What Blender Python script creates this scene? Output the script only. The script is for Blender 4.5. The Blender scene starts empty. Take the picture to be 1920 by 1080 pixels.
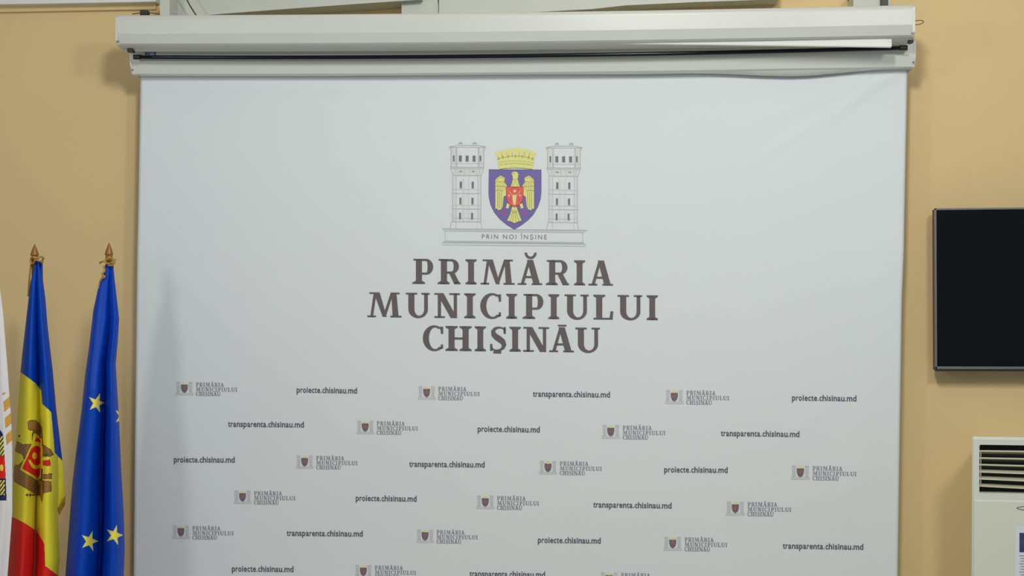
import bpy, bmesh, math, random
from mathutils import Vector, Matrix

random.seed(7)
S = bpy.context.scene
COL = S.collection

# ------------------------------------------------------------------ camera
FPX = 2600.0                      # focal length in pixels of a 1920 wide frame
YAW, ROLL = math.radians(6.0), 0.004
CAM = Vector((0.512, -4.873, 2.30))
Fv = Vector((-math.sin(YAW), math.cos(YAW), 0))
R0 = Vector((math.cos(YAW), math.sin(YAW), 0))
U0 = Vector((0, 0, 1))
Rv = R0 * math.cos(ROLL) + U0 * math.sin(ROLL)
Uv = U0 * math.cos(ROLL) - R0 * math.sin(ROLL)
cd = bpy.data.cameras.new('camera')
cd.sensor_width = 36.0
cd.lens = FPX / 1920 * 36
cd.clip_end = 100
cam = bpy.data.objects.new('camera', cd)
COL.objects.link(cam)
m3 = Matrix((Rv, Uv, -Fv)).transposed()
cam.matrix_world = Matrix.Translation(CAM) @ m3.to_4x4()
S.camera = cam

# ------------------------------------------------------------------ world, lamps, exposure
w = bpy.data.worlds.new('world')
S.world = w
w.use_nodes = True
bg = w.node_tree.nodes['Background']
bg.inputs[0].default_value = (0.74, 0.93, 1.14, 1)
bg.inputs[1].default_value = 0.46

def area(name, loc, size, power, color, aim, shape='RECTANGLE', sy=None):
    d = bpy.data.lights.new(name, 'AREA')
    d.shape = shape
    d.size = size
    if sy: d.size_y = sy
    d.energy = power
    d.color = color
    o = bpy.data.objects.new(name, d)
    COL.objects.link(o)
    o.location = loc
    o.rotation_euler = (Vector(aim) - Vector(loc)).to_track_quat('-Z', 'Y').to_euler()
    return o

WARM, COOL = (1.0, 0.96, 0.88), (0.90, 0.97, 1.0)
area('ceiling_lamp_center', (0.42, -3.3, 4.2), 0.40, 100, WARM, (0.2, 0, 1.6), sy=0.40)
area('ceiling_lamp_right', (1.8, -3.5, 3.9), 0.40, 56, WARM, (1.4, 0, 1.6), sy=0.40)
area('ceiling_lamp_left', (-2.2, -3.4, 3.2), 0.40, 30, WARM, (-1.2, 0, 1.8), sy=0.40)

S.view_settings.view_transform = 'Standard'
S.view_settings.look = 'None'
S.view_settings.gamma = 1
S.view_settings.use_curve_mapping = False
S.view_settings.exposure = -0.90

# ------------------------------------------------------------------ helpers
def at(px, py, Y):
    """The point of the vertical plane y = Y seen at a place of the photograph."""
    d = Fv * FPX + Rv * (px - 960) - Uv * (py - 540)
    t = (Y - CAM.y) / d.y
    return CAM + d * t

def lin(c):
    c = c / 255.0
    return c / 12.92 if c <= 0.04045 else ((c + 0.055) / 1.055) ** 2.4

def mat(name, rgb, rough=0.6, metal=0.0, spec=0.5, srgb=True, noise=0.0, nscale=8.0, bump=0.0, bscale=120.0, sheen=0.0):
    m = bpy.data.materials.new(name)
    m.use_nodes = True
    nt = m.node_tree
    b = nt.nodes['Principled BSDF']
    c = tuple(lin(v) for v in rgb) if srgb else rgb
    b.inputs['Base Color'].default_value = (*c, 1)
    b.inputs['Roughness'].default_value = rough
    b.inputs['Metallic'].default_value = metal
    b.inputs['Specular IOR Level'].default_value = spec
    if sheen: b.inputs['Sheen Weight'].default_value = sheen
    tc = nt.nodes.new('ShaderNodeTexCoord')
    if noise:
        n = nt.nodes.new('ShaderNodeTexNoise')
        n.inputs['Scale'].default_value = nscale
        n.inputs['Detail'].default_value = 4
        nt.links.new(tc.outputs['Object'], n.inputs['Vector'])
        r = nt.nodes.new('ShaderNodeValToRGB')
        r.color_ramp.elements[0].position = 0.3
        r.color_ramp.elements[1].position = 0.7
        r.color_ramp.elements[0].color = (*[v * (1 - noise) for v in c], 1)
        r.color_ramp.elements[1].color = (*[min(1, v * (1 + noise)) for v in c], 1)
        nt.links.new(n.outputs['Fac'], r.inputs['Fac'])
        nt.links.new(r.outputs['Color'], b.inputs['Base Color'])
    if bump:
        n2 = nt.nodes.new('ShaderNodeTexNoise')
        n2.inputs['Scale'].default_value = bscale
        n2.inputs['Detail'].default_value = 3
        nt.links.new(tc.outputs['Object'], n2.inputs['Vector'])
        bp = nt.nodes.new('ShaderNodeBump')
        bp.inputs['Strength'].default_value = bump
        bp.inputs['Distance'].default_value = 0.002
        nt.links.new(n2.outputs['Fac'], bp.inputs['Height'])
        nt.links.new(bp.outputs['Normal'], b.inputs['Normal'])
    return m

M = {
    'wall': mat('cream_orange_plaster', (0.70, 0.54, 0.285), 0.75, srgb=False, noise=0.02, nscale=1.7, bump=0.12, bscale=90, spec=0.3),
    'ceiling': mat('white_ceiling_paint', (0.8, 0.8, 0.78), 0.8, srgb=False, noise=0.01),
    'floor': mat('grey_brown_floor', (0.72, 0.62, 0.48), 0.5, srgb=False, noise=0.1),
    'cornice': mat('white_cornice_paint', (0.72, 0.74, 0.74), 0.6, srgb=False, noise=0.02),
    'fabric': mat('white_banner_fabric', (0.70, 0.765, 0.805), 0.75, srgb=False, noise=0.008, nscale=3, bump=0.05, bscale=700, spec=0.25),
    'enamel': mat('white_enamel', (0.57, 0.605, 0.59), 0.36, srgb=False, noise=0.01, nscale=5),
    'enamel_grey': mat('pale_grey_enamel', (0.71, 0.77, 0.74), 0.4, srgb=False, noise=0.01, nscale=5),
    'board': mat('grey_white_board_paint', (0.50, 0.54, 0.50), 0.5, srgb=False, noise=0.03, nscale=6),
    'white_plastic': mat('white_plastic', (0.64, 0.67, 0.655), 0.35, srgb=False, noise=0.01),
    'black_tube': mat('black_gloss_tube', (0.005, 0.007, 0.017), 0.18, srgb=False, noise=0.05, spec=0.25),
    'black_plastic': mat('black_plastic', (0.012, 0.011, 0.012), 0.45, srgb=False, noise=0.05),
    'dark_cable': mat('dark_cable', (0.05, 0.042, 0.035), 0.5, srgb=False, noise=0.05),
    'screw': mat('dull_screw_metal', (0.2, 0.2, 0.19), 0.4, 0.8, srgb=False, noise=0.05),
    'sticker_blue': mat('blue_sticker_ink', (52, 66, 140), 0.5, noise=0.03),
    'sticker_pale': mat('pale_sticker_paper', (170, 180, 215), 0.5, noise=0.03),
    'screen_glass': mat('black_screen_glass', (0.005, 0.006, 0.007), 0.16, srgb=False, noise=0.03, spec=0.18),
    'bezel': mat('grey_metal_bezel', (0.22, 0.23, 0.225), 0.3, 0.5, srgb=False, noise=0.03),
    'ac_shell': mat('cream_grey_plastic', (0.68, 0.72, 0.64), 0.38, srgb=False, noise=0.012, nscale=4),
    'ac_dark': mat('black_vent_interior', (0.008, 0.009, 0.008), 0.6, srgb=False, noise=0.1),
    'ac_slat': mat('cream_louvre_plastic', (0.62, 0.62, 0.46), 0.4, srgb=False, noise=0.012),
    'paper': mat('white_paper', (0.72, 0.75, 0.84), 0.6, srgb=False, noise=0.01),
    'photo_blue': mat('dark_blue_photo_print', (68, 74, 130), 0.45, noise=0.45, nscale=22),
    'ink_grey': mat('grey_paper_ink', (120, 126, 140), 0.6, noise=0.02),
    # banner inks
    'ink_dark': mat('dark_grey_banner_ink', (100, 92, 98), 0.7, noise=0.02),
    'ink_url': mat('slate_banner_ink', (92, 90, 106), 0.7, noise=0.02),
    'ink_small': mat('small_lettering_ink', (136, 138, 150), 0.7, noise=0.02),
    'ink_line': mat('pale_line_ink', (172, 178, 181), 0.7, noise=0.02),
    'ink_wash': mat('pale_wash_ink', (211, 216, 217), 0.7, noise=0.02),
    'ink_wash_small': mat('pale_wash_ink_small', (199, 204, 208), 0.7, noise=0.02),
    'ink_window': mat('tower_window_ink', (118, 118, 124), 0.7, noise=0.02),
    'ink_purple': mat('purple_shield_ink', (112, 104, 172), 0.65, noise=0.02),
    'ink_purple_small': mat('dull_purple_ink', (104, 96, 124), 0.65, noise=0.02),
    'ink_yellow': mat('yellow_emblem_ink', (222, 224, 142), 0.65, noise=0.02),
    'ink_olive': mat('olive_line_ink', (138, 130, 84), 0.65, noise=0.02),
    'ink_red': mat('coral_red_ink', (228, 96, 98), 0.65, noise=0.02),
    'ink_red_dark': mat('dark_red_line_ink', (170, 62, 78), 0.65, noise=0.02),
    'ink_claw': mat('magenta_claw_ink', (200, 74, 118), 0.65, noise=0.02),
    'ink_orange': mat('dull_orange_ink', (146, 112, 98), 0.65, noise=0.02),
    # flags
    'flag_blue': mat('royal_blue_satin', (0, 68, 184), 0.5, noise=0.03, nscale=14, spec=0.22),
    'flag_blue_eu': mat('deep_blue_satin', (0, 66, 184), 0.5, noise=0.03, nscale=14, spec=0.22),
    'flag_yellow': mat('lemon_yellow_satin', (234, 224, 62), 0.5, noise=0.03, nscale=14, spec=0.22),
    'flag_red': mat('red_satin', (224, 42, 38), 0.5, noise=0.03, nscale=14, spec=0.22),
    'flag_white': mat('white_satin', (226, 226, 232), 0.45, noise=0.02, nscale=14, sheen=0.1),
    'star': mat('pale_gold_star', (240, 230, 92), 0.5, noise=0.03),
    'eagle_brown': mat('tan_brown_eagle', (160, 116, 58), 0.55, noise=0.06, nscale=60),
    'eagle_line': mat('dark_brown_outline', (66, 46, 30), 0.55, noise=0.04),
    'emblem_green': mat('green_emblem_print', (24, 104, 60), 0.55, noise=0.04),
    'emblem_navy': mat('navy_emblem_print', (26, 30, 84), 0.55, noise=0.04),
    'gold_fringe': mat('gold_fringe', (206, 158, 62), 0.6, noise=0.12, nscale=70),
    'old_gold': mat('old_gold_cord', (176, 138, 58), 0.65, noise=0.2, nscale=90, bump=0.5, bscale=400),
    'finial': mat('brown_bronze_finial', (146, 104, 50), 0.42, 0.25, noise=0.06, nscale=60),
    'pole': mat('brown_wood_pole', (112, 74, 40), 0.5, noise=0.1, nscale=30),
    'base': mat('dark_cast_base', (50, 46, 42), 0.5, noise=0.1),
}

def obj(name, bm, m, parent=None, smooth=None):
    me = bpy.data.meshes.new(name)
    bmesh.ops.recalc_face_normals(bm, faces=bm.faces[:]) if smooth != 'keep' else None
    bm.to_mesh(me)
    bm.free()
    for x in (m if isinstance(m, (list, tuple)) else [m]):
        me.materials.append(M[x])
    if smooth:
        for p in me.polygons: p.use_smooth = True
    o = bpy.data.objects.new(name, me)
    COL.objects.link(o)
    if parent is not None:
        o.parent = parent
        o.matrix_parent_inverse = Matrix.Translation(-parent_loc(parent))
    return o

def parent_loc(p):
    return Vector(p.location) if p.type == 'EMPTY' else Vector((0, 0, 0))

def thing(name, label, cat, loc=(0, 0, 0), group=None):
    o = bpy.data.objects.new(name, None)
    COL.objects.link(o)
    o.empty_display_size = 0.1
    o.location = loc
    o['label'] = label
    o['category'] = cat
    if group: o['group'] = group
    return o

def tag(o, label, cat, group=None):
    o['label'] = label
    o['category'] = cat
    if group: o['group'] = group
    return o

def struct(name, bm, m):
    o = obj(name, bm, m)
    o['kind'] = 'structure'
    return o

def box(bm, a, b, bevel=0.0, segs=2, mi=0):
    x0, y0, z0 = (min(a[i], b[i]) for i in range(3))
    x1, y1, z1 = (max(a[i], b[i]) for i in range(3))
    vs = [bm.verts.new(p) for p in ((x0, y0, z0), (x1, y0, z0), (x1, y1, z0), (x0, y1, z0), (x0, y0, z1), (x1, y0, z1), (x1, y1, z1), (x0, y1, z1))]
    fs = [bm.faces.new([vs[i] for i in q]) for q in ((0, 3, 2, 1), (4, 5, 6, 7), (0, 1, 5, 4), (1, 2, 6, 5), (2, 3, 7, 6), (3, 0, 4, 7))]
    for f in fs: f.material_index = mi
    if bevel:
        es = {e for f in fs for e in f.edges}
        bmesh.ops.bevel(bm, geom=list(es), offset=bevel, segments=segs, affect='EDGES', profile=0.5)
    return fs

def tube(bm, pts, r, n=10, mi=0):
    """A round tube through points; r a number or one radius per point."""
    pts = [Vector(p) for p in pts]
    rs = r if isinstance(r, (list, tuple)) else [r] * len(pts)
    rings = []
    prev = None
    for i, p in enumerate(pts):
        t = (pts[min(i + 1, len(pts) - 1)] - pts[max(i - 1, 0)]).normalized()
        if prev is None:
            a = t.orthogonal().normalized()
        else:
            a = (prev - t * prev.dot(t)).normalized()
        prev = a
        b = t.cross(a)
        rings.append([bm.verts.new(p + (a * math.cos(2 * math.pi * k / n) + b * math.sin(2 * math.pi * k / n)) * rs[i]) for k in range(n)])
    for i in range(len(rings) - 1):
        for k in range(n):
            f = bm.faces.new((rings[i][k], rings[i][(k + 1) % n], rings[i + 1][(k + 1) % n], rings[i + 1][k]))
            f.material_index = mi
    for rg in (rings[0], rings[-1]):
        f = bm.faces.new(rg)
        f.material_index = mi

def lathe(bm, c, prof, n=20, mi=0):
    rings = []
    for r, z in prof:
        rings.append([bm.verts.new((c[0] + max(r, 1e-4) * math.cos(2 * math.pi * k / n), c[1] + max(r, 1e-4) * math.sin(2 * math.pi * k / n), z)) for k in range(n)])
    for i in range(len(rings) - 1):
        for k in range(n):
            bm.faces.new((rings[i][k], rings[i][(k + 1) % n], rings[i + 1][(k + 1) % n], rings[i + 1][k])).material_index = mi
    bm.faces.new(rings[0])
    bm.faces.new(rings[-1])

def sweep(bm, prof, xs, zoff):
    """A closed (y, z) profile swept along x, lifted by zoff(x) at each step."""
    rings = [[bm.verts.new((x, y, z + zoff(x))) for y, z in prof] for x in xs]
    n = len(prof)
    for i in range(len(rings) - 1):
        for k in range(n):
            bm.faces.new((rings[i][k], rings[i][(k + 1) % n], rings[i + 1][(k + 1) % n], rings[i + 1][k]))
    bm.faces.new(rings[0])
    bm.faces.new(rings[-1])

def lerp_pts(pts, v, k=0):
    """Interpolate pts (a, b) sorted by pts[.][k] at v; returns the other coordinate."""
    j = 1 - k
    if v <= pts[0][k]:
        p, q = pts[0], pts[1]
    elif v >= pts[-1][k]:
        p, q = pts[-2], pts[-1]
    else:
        for p, q in zip(pts, pts[1:]):
            if p[k] <= v <= q[k]: break
    t = (v - p[k]) / (q[k] - p[k])
    return p[j] + (q[j] - p[j]) * t

def parab(pts):
    """z(x) as the parabola through three world points."""
    (x0, z0), (x1, z1), (x2, z2) = [(p.x, p.z) for p in pts]
    def f(x):
        return (z0 * (x - x1) * (x - x2) / ((x0 - x1) * (x0 - x2)) + z1 * (x - x0) * (x - x2) / ((x1 - x0) * (x1 - x2)) + z2 * (x - x0) * (x - x1) / ((x2 - x0) * (x2 - x1)))
    return f

def frange(a, b, n):
    return [a + (b - a) * i / n for i in range(n + 1)]

def inside(pt, poly):
    x, y = pt
    c = False
    j = len(poly) - 1
    for i in range(len(poly)):
        xi, yi = poly[i]
        xj, yj = poly[j]
        if (yi > y) != (yj > y) and x < (xj - xi) * (y - yi) / (yj - yi) + xi: c = not c
        j = i
    return c

def edge_dist(pt, poly):
    x, y = pt
    best = 1e9
    for i in range(len(poly)):
        x0, y0 = poly[i - 1]
        x1, y1 = poly[i]
        dx, dy = x1 - x0, y1 - y0
        L = dx * dx + dy * dy or 1e-9
        t = max(0, min(1, ((x - x0) * dx + (y - y0) * dy) / L))
        best = min(best, math.hypot(x - x0 - t * dx, y - y0 - t * dy))
    return best

# ------------------------------------------------------------------ the room
bm = bmesh.new(); box(bm, (-5, 0, 0), (5, 0.2, 4.6)); struct('wall_back', bm, 'wall')
bm = bmesh.new(); box(bm, (-5, -8, -0.1), (5, 0.2, 0)); struct('floor', bm, 'floor')
bm = bmesh.new(); box(bm, (-5, -8, 4.6), (5, 0.2, 4.7)); struct('ceiling', bm, 'ceiling')
# cornice and the painted ledge under it, along the wall left of the screen housing
cz0, cz1 = at(0, 8, -0.03), at(270, 3.5, -0.03)
def slab_between(p0, p1, p2, p3, y0, y1):
    bm = bmesh.new()
    f = [bm.verts.new((p.x, y0, p.z)) for p in (p0, p1, p2, p3)]
    b = [bm.verts.new((p.x, y1, p.z)) for p in (p0, p1, p2, p3)]
    bm.faces.new(f); bm.faces.new(b[::-1])
    for i in range(4): bm.faces.new((f[i], f[(i + 1) % 4], b[(i + 1) % 4], b[i]))
    return bm
struct('trim_1', slab_between(at(-260, 12.5, -0.05), at(292, 3, -0.05), at(292, -40, -0.05), at(-260, -30, -0.05), -0.05, 0.0), 'cornice')
struct('trim_2', slab_between(at(-260, 27.5, -0.014), at(292, 17, -0.014), at(292, -10, -0.014), at(-260, 0, -0.014), -0.014, 0.0), 'wall')

# ------------------------------------------------------------------ the printed banner
YB = -0.095
def disp(x, z):
    """Creases and slack of the hanging cloth, metres towards the room (negative y)."""
    d = 0.0
    def ridge(x0, z0, x1, z1, wd, a):
        dx, dz = x1 - x0, z1 - z0
        L = math.hypot(dx, dz)
        u = ((x - x0) * dx + (z - z0) * dz) / L
        v = ((x - x0) * -dz + (z - z0) * dx) / L
        fade = 1.0
        e = 0.12
        if u < 0: fade = math.exp(-(u / e) ** 2)
        elif u > L: fade = math.exp(-((u - L) / e) ** 2)
        return a * fade * math.exp(-(v / wd) ** 2)
    for (a, b, c, e, wd, am) in WR:
        d += ridge(a, b, c, e, wd, am)
    d += 0.0035 * math.sin(x * 2.1 + 0.6) * math.sin(z * 1.7)
    return -d
def rdg(px0, py0, px1, py1, wpx, a):
    p, q = at(px0, py0, YB), at(px1, py1, YB)
    return (p.x, p.z, q.x, q.z, wpx / 533.0, a)
WR = [rdg(1668, 145, 1480, 262, 9, 0.0030), rdg(1640, 150, 1450, 215, 11, 0.0020), rdg(1600, 190, 1490, 290, 9, 0.0016),
      rdg(1375, 164, 1400, 158, 6, 0.001), rdg(1490, 405, 1530, 390, 6, 0.0012),
      rdg(300, 472, 1690, 470, 3.0, 0.0005), rdg(262, 480, 280, 900, 26, 0.0025), rdg(1690, 480, 1600, 900, 40, 0.003),
      rdg(860, 900, 820, 850, 9, 0.0010), rdg(1500, 800, 1530, 780, 8, 0.0012), rdg(340, 820, 430, 1010, 30, 0.0012)]
BL = [(265, 120), (264, 150), (258, 500), (250, 1080), (241, 1700)]
BR = [(1702, 110), (1701, 130), (1694, 470), (1690.5, 560), (1683, 1080), (1675, 1700)]
def on_banner(px, py, lift=0.0012):
    p = at(px, py, YB)
    return Vector((p.x, YB + disp(p.x, p.z) - lift, p.z))

banner = thing('printed_banner', 'tall white printed banner hanging down the wall from its grey roller housing', 'banner', (at(965, 700, YB).x, YB, at(965, 1560, YB).z))
bm = bmesh.new()
NX, NY = 260, 240
g = []
for j in range(NY + 1):
    py = 118 + (1560 - 118) * j / NY
    a, b = lerp_pts(BL, py, 1), lerp_pts(BR, py, 1)
    row = []
    for i in range(NX + 1):
        px = a + (b - a) * i / NX
        row.append(bm.verts.new(on_banner(px, py, 0)))
    g.append(row)
for j in range(NY):
    for i in range(NX):
        bm.faces.new((g[j][i], g[j + 1][i], g[j + 1][i + 1], g[j][i + 1]))
fab = obj('banner_fabric', bm, 'fabric', banner, 'keep')
for p in fab.data.polygons: p.use_smooth = True
sm = fab.modifiers.new('thickness', 'SOLIDIFY'); sm.thickness = 0.0012; sm.offset = -1
# bottom bar of the banner, below the frame
bm = bmesh.new()
tube(bm, [at(241, 1560, YB) , at(1676, 1560, YB)], 0.014, 14)
obj('bottom_bar', bm, 'enamel_grey', banner, True)

# roller housing of the banner
YH = -0.165
bot_f = parab([at(248, 119, YH), at(960, 115.5, YH), at(1713, 104, YH)])     # lower edge of the upright face
xl, xr = at(247, 110, YH).x, at(1713, 100, YH).x
prof = [(0.0, 0.055), (YH + 0.01, 0.055), (YH, 0.045), (YH, 0.004), (YH + 0.002, -0.002), (YH + 0.022, -0.033), (YH + 0.03, -0.035), (0.0, -0.035)]
bm = bmesh.new()
sweep(bm, prof, frange(xl, xr, 40), bot_f)
obj('roller_housing', bm, 'enamel_grey', banner)
for sgn, xe in ((-1, xl), (1, xr)):
    bm = bmesh.new()
    pr = [(y - 0.0015 if y < -0.05 else y, z - (0.0015 if z < 0 else -0.0015)) for y, z in prof]
    sweep(bm, pr, [xe, xe + sgn * 0.007], lambda x, xe=xe: bot_f(xe))
    cap = obj('end_cap', bm, 'enamel_grey', banner)
    bm = bmesh.new()
    zc = bot_f(xe) - 0.02
    tube(bm, [(xe + sgn * 0.001, YH + 0.014, zc), (xe + sgn * 0.001, YH + 0.004, zc - 0.002)], 0.0026, 8)
    obj('screw', bm, 'screw', cap)
# valance lip between housing and cloth, waving at the right
bm = bmesh.new()
LIP = [(263, 143), (600, 143), (960, 139.5), (1180, 139.5), (1300, 137.5), (1340, 138.2), (1385, 139.8), (1430, 142.2), (1480, 143.3), (1520, 142), (1560, 138.5), (1640, 131), (1703, 126)]
r0, r1, r2 = [], [], []
for px in frange(263, 1703, 150):
    pz = lerp_pts(LIP, px, 0)
    lo = at(px, pz, YB - 0.022)
    hi_z = bot_f(lo.x) - 0.034
    r0.append(bm.verts.new((lo.x, YH + 0.03, hi_z)))
    r1.append(bm.verts.new((lo.x, YB - 0.022, min(lo.z, hi_z - 0.001))))
    r2.append(bm.verts.new((lo.x, YB - 0.010, min(lo.z, hi_z - 0.001) + 0.002)))
for a, b in ((r0, r1), (r1, r2)):
    for i in range(len(a) - 1): bm.faces.new((a[i], b[i], b[i + 1], a[i + 1]))
obj('valance', bm, 'enamel_grey', banner, True)
# small blue sticker on the housing
bm = bmesh.new()
def quad_px(bm, x0, y0, x1, y1, Y, mi=0, dy=0.0):
    vs = [bm.verts.new(at(x, y, Y) + Vector((0, dy, 0))) for x, y in ((x0, y0), (x0, y1), (x1, y1), (x1, y0))]
    f = bm.faces.new(vs); f.material_index = mi
    return f
quad_px(bm, 272, 95, 292, 104, YH - 0.0008, 0)
quad_px(bm, 275, 98.5, 289.5, 104, YH - 0.0012, 1)
quad_px(bm, 277, 100, 280, 104, YH - 0.0016, 0)
obj('sticker', bm, ['sticker_blue', 'sticker_pale'], banner)['label'] = 'small blue and white sticker'

# ---- lettering: slab serif capitals drawn stroke by stroke, in cap heights
ST, SF, TH = 0.23, 0.085, 0.145
def rect(x0, y0, x1, y1): return [(x0, y0), (x1, y0), (x1, y1), (x0, y1)]
def ell(cx, cy, rx, ry, a0, a1, n=20):
    return [(cx + rx * math.cos(math.radians(a0 + (a1 - a0) * i / n)), cy + ry * math.sin(math.radians(a0 + (a1 - a0) * i / n))) for i in range(n + 1)]
def strip(o, i):
    return [[o[k], o[k + 1], i[k + 1], i[k]] for k in range(len(o) - 1)]
def taper_serif(x0, x1, s0, s1, y, up):
    """A bracketed serif: slab plus small wedges into the stem."""
    d = 1 if up else -1
    b = y + d * SF * 0.75
    c = y + d * SF * 1.55
    return [rect(x0, min(y, b), x1, max(y, b)), [(x0 + (s0 - x0) * .15, b), (s0, b), (s0, c)], [(s1, b), (x1 - (x1 - s1) * .15, b), (s1, c)]]
def bowl(x, w, top, bot, tk, hh):
    cx = x + (w - x) * 0.42
    my, ry = (top + bot) / 2, (top - bot) / 2
    o = [(x, top)] + ell(cx, my, w - cx, ry, 90, -90) + [(x, bot)]
    i = [(x, top - hh)] + ell(cx, my, w - cx - tk, ry - hh, 90, -90) + [(x, bot + hh)]
    return strip(o, i)
def gI(w):
    c = w / 2
    return [rect(c - ST / 2, 0, c + ST / 2, 1)] + taper_serif(0, w, c - ST / 2, c + ST / 2, 0, True) + taper_serif(0, w, c - ST / 2, c + ST / 2, 1, False)
def gP(w):
    return [rect(.14, 0, .38, 1)] + taper_serif(0, .50, .14, .38, 0, True) + [rect(.04, 1 - SF * .8, .4, 1)] + bowl(.36, w, 1, .37, .22, .085)
def gR(w):
    return ([rect(.13, 0, .37, 1)] + taper_serif(0, .47, .13, .37, 0, True) + [rect(.04, 1 - SF * .8, .4, 1)] + bowl(.35, w * .93, 1, .42, .21, .085)
            + [[(.44, .47), (.66, .46), (w - .05, .075), (w - .25, .0)], [(w - .25, 0), (w, 0), (w, .065), (w - .06, .09), (w - .2, .09)]])
def gM(w):
    k = w / 1.34
    X = lambda v: v * k
    P = lambda l: [(X(a), b) for a, b in l]
    return [P([(.11, 0), (.22, 0), (.36, 1), (.25, 1)]), P([(.25, 1), (.48, 1), (.76, .02), (.60, .02)]), P([(.60, .02), (.72, .02), (1.03, 1), (.92, 1)]),
            P([(.94, 1), (1.14, 1), (1.23, 0), (.99, 0)]), P(rect(0, 0, .34, .07)), P(rect(.90, 0, 1.34, .07)), P(rect(.08, .935, .42, 1)), P(rect(.94, .935, 1.27, 1))]
def gA(w):
    k = w / .97
    P = lambda l: [(a * k, b) for a, b in l]
    return [P([(.37, 1), (.61, 1), (.89, 0), (.63, 0)]), P([(.40, 1), (.51, 1), (.24, 0), (.11, 0)]), P(rect(.22, .27, .74, .355)), P(rect(0, 0, .35, .07)), P(rect(.55, 0, .97, .07))]
def gU(w):
    o = [(.10, .95), (.10, .34)] + ell(.49 * w / .95, .34, .49 * w / .95 - .10, .36, 180, 360) + [(w - .075, .95)]
    ic = (.34 + w - .22) / 2
    i = [(.34, .95), (.34, .34)] + ell(ic, .34, ic - .34, .26, 180, 360) + [(w - .22, .95)]
    return strip(o, i) + [rect(0, .93, .45, 1), rect(w - .33, .93, w, 1), rect(.1, .9, .34, 1), rect(w - .22, .9, w - .075, 1)]
def gN(w):
    return [rect(.135, 0, .265, 1), rect(w - .245, 0, w - .115, 1), [(.10, 1), (.36, 1), (w - .11, 0), (w - .36, 0)], rect(0, 0, .42, .07), rect(0.0, .93, .3, 1), rect(w - .42, .93, w, 1)]
def gC(w):
    o = ell(w * .56, .5, w * .56, .52, 52, 316, 34)
    i = ell(w * .60, .5, w * .60 - .24, .435, 60, 308, 34)
    return strip(o, i) + [rect(w - .10, .68, w - .005, .97), [(w * .86, .99), (w - .1, .97), (w - .1, .80), (w * .84, .86)], [(w - .10, .06), (w - .01, .10), (w - .01, .25), (w - .10, .25)], [(w * .9, .11), (w - .1, .06), (w - .05, .2)]]
def gL(w):
    return [rect(.11, 0, .35, 1)] + taper_serif(0, .47, .11, .35, 1, False) + [rect(0, 0, w - .02, .075), [(w - .16, 0), (w - .03, 0), (w, .34), (w - .11, .34)]]
def gH(w):
    r = [rect(.12, 0, .36, 1), rect(w - .36, 0, w - .12, 1), rect(.3, .46, w - .3, .545)]
    for a in (0, w - .48):
        r += taper_serif(a, a + .48, a + .12, a + .36, 0, True) + taper_serif(a, a + .48, a + .12, a + .36, 1, False)
    return r
def gS(w):
    k = w / .70
    cl = [(.60, .82, .05), (.56, .91, .06), (.46, .955, .07), (.34, .96, .085), (.21, .91, .12), (.145, .80, .17), (.17, .68, .21), (.27, .58, .24), (.40, .49, .25), (.52, .39, .23), (.57, .27, .19), (.53, .14, .13), (.42, .06, .09), (.29, .035, .075), (.16, .065, .06), (.09, .16, .05)]
    L, R = [], []
    for n, (x, y, t) in enumerate(cl):
        x0, y0, _ = cl[max(0, n - 1)]
        x1, y1, _ = cl[min(len(cl) - 1, n + 1)]
        d = math.hypot(x1 - x0, y1 - y0)
        nx, ny = -(y1 - y0) / d, (x1 - x0) / d
        L.append(((x + nx * t / 2) * k, y + ny * t / 2))
        R.append(((x - nx * t / 2) * k, y - ny * t / 2))
    return strip(L, R) + [[(a * k, b) for a, b in rect(.55, .71, .645, .98)], [(a * k, b) for a, b in rect(.025, .02, .12, .30)]]
GL = {'P': gP, 'R': gR, 'I': gI, 'M': gM, 'A': gA, 'U': gU, 'N': gN, 'C': gC, 'L': gL, 'H': gH, 'S': gS}
H = 155.0
# letter, left, right in units where a capital is 155 high; marks: (kind, left, right, low, high)
LINE1 = ([('P', 336, 463), ('R', 490, 630), ('I', 660, 728), ('M', 752, 960), ('A', 978, 1128), ('R', 1150, 1292), ('I', 1322, 1390), ('A', 1410, 1560)], [('breve', 1020, 1094, 1.03, 1.29)])
LINE2 = ([('M', 62, 270), ('U', 296, 442), ('N', 470, 626), ('I', 652, 722), ('C', 750, 878), ('I', 908, 975), ('P', 1008, 1135), ('I', 1165, 1232), ('U', 1264, 1412), ('L', 1440, 1562), ('U', 1588, 1738), ('I', 1765, 1834)], [])
LINE3 = ([('C', 400, 525), ('H', 538, 698), ('I', 716, 785), ('S', 806, 915), ('I', 928, 998), ('N', 1012, 1170), ('A', 1170, 1322), ('U', 1330, 1480)], [('bar', 1224, 1276, 1.03, 1.105), ('bar', 830, 878, -.085, .02)])

def poly_px(bm, poly, mapf, mi=0, lift=0.0012):
    vs = [bm.verts.new(on_banner(*mapf(x, y), lift)) for x, y in poly]
    try:
        f = bm.faces.new(vs)
    except ValueError:
        return
    f.material_index = mi

def letters(bm, line, xmap, base, cap, mi=0):
    """xmap: units -> px; base(px) -> baseline py; cap: capital height in px"""
    L, marks = line
    def put(poly, l):
        def mp(x, y):
            px = xmap(l + x * H)
            return px, base(px) - y * cap
        poly_px(bm, poly, mp, mi)
    for ch, l, r in L:
        for p in GL[ch]((r - l) / H): put(p, l)
    for kind, l, r, lo, hi in marks:
        w_ = (r - l) / H
        if kind == 'bar':
            put(rect(0, lo, w_, hi), l)
        else:
            o = ell(w_ / 2, hi, w_ / 2, hi - lo, 180, 360)
            i = ell(w_ / 2, hi, w_ / 2 - .10, (hi - lo) * .62, 180, 360)
            for p in strip(o, i): put(p, l)

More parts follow.
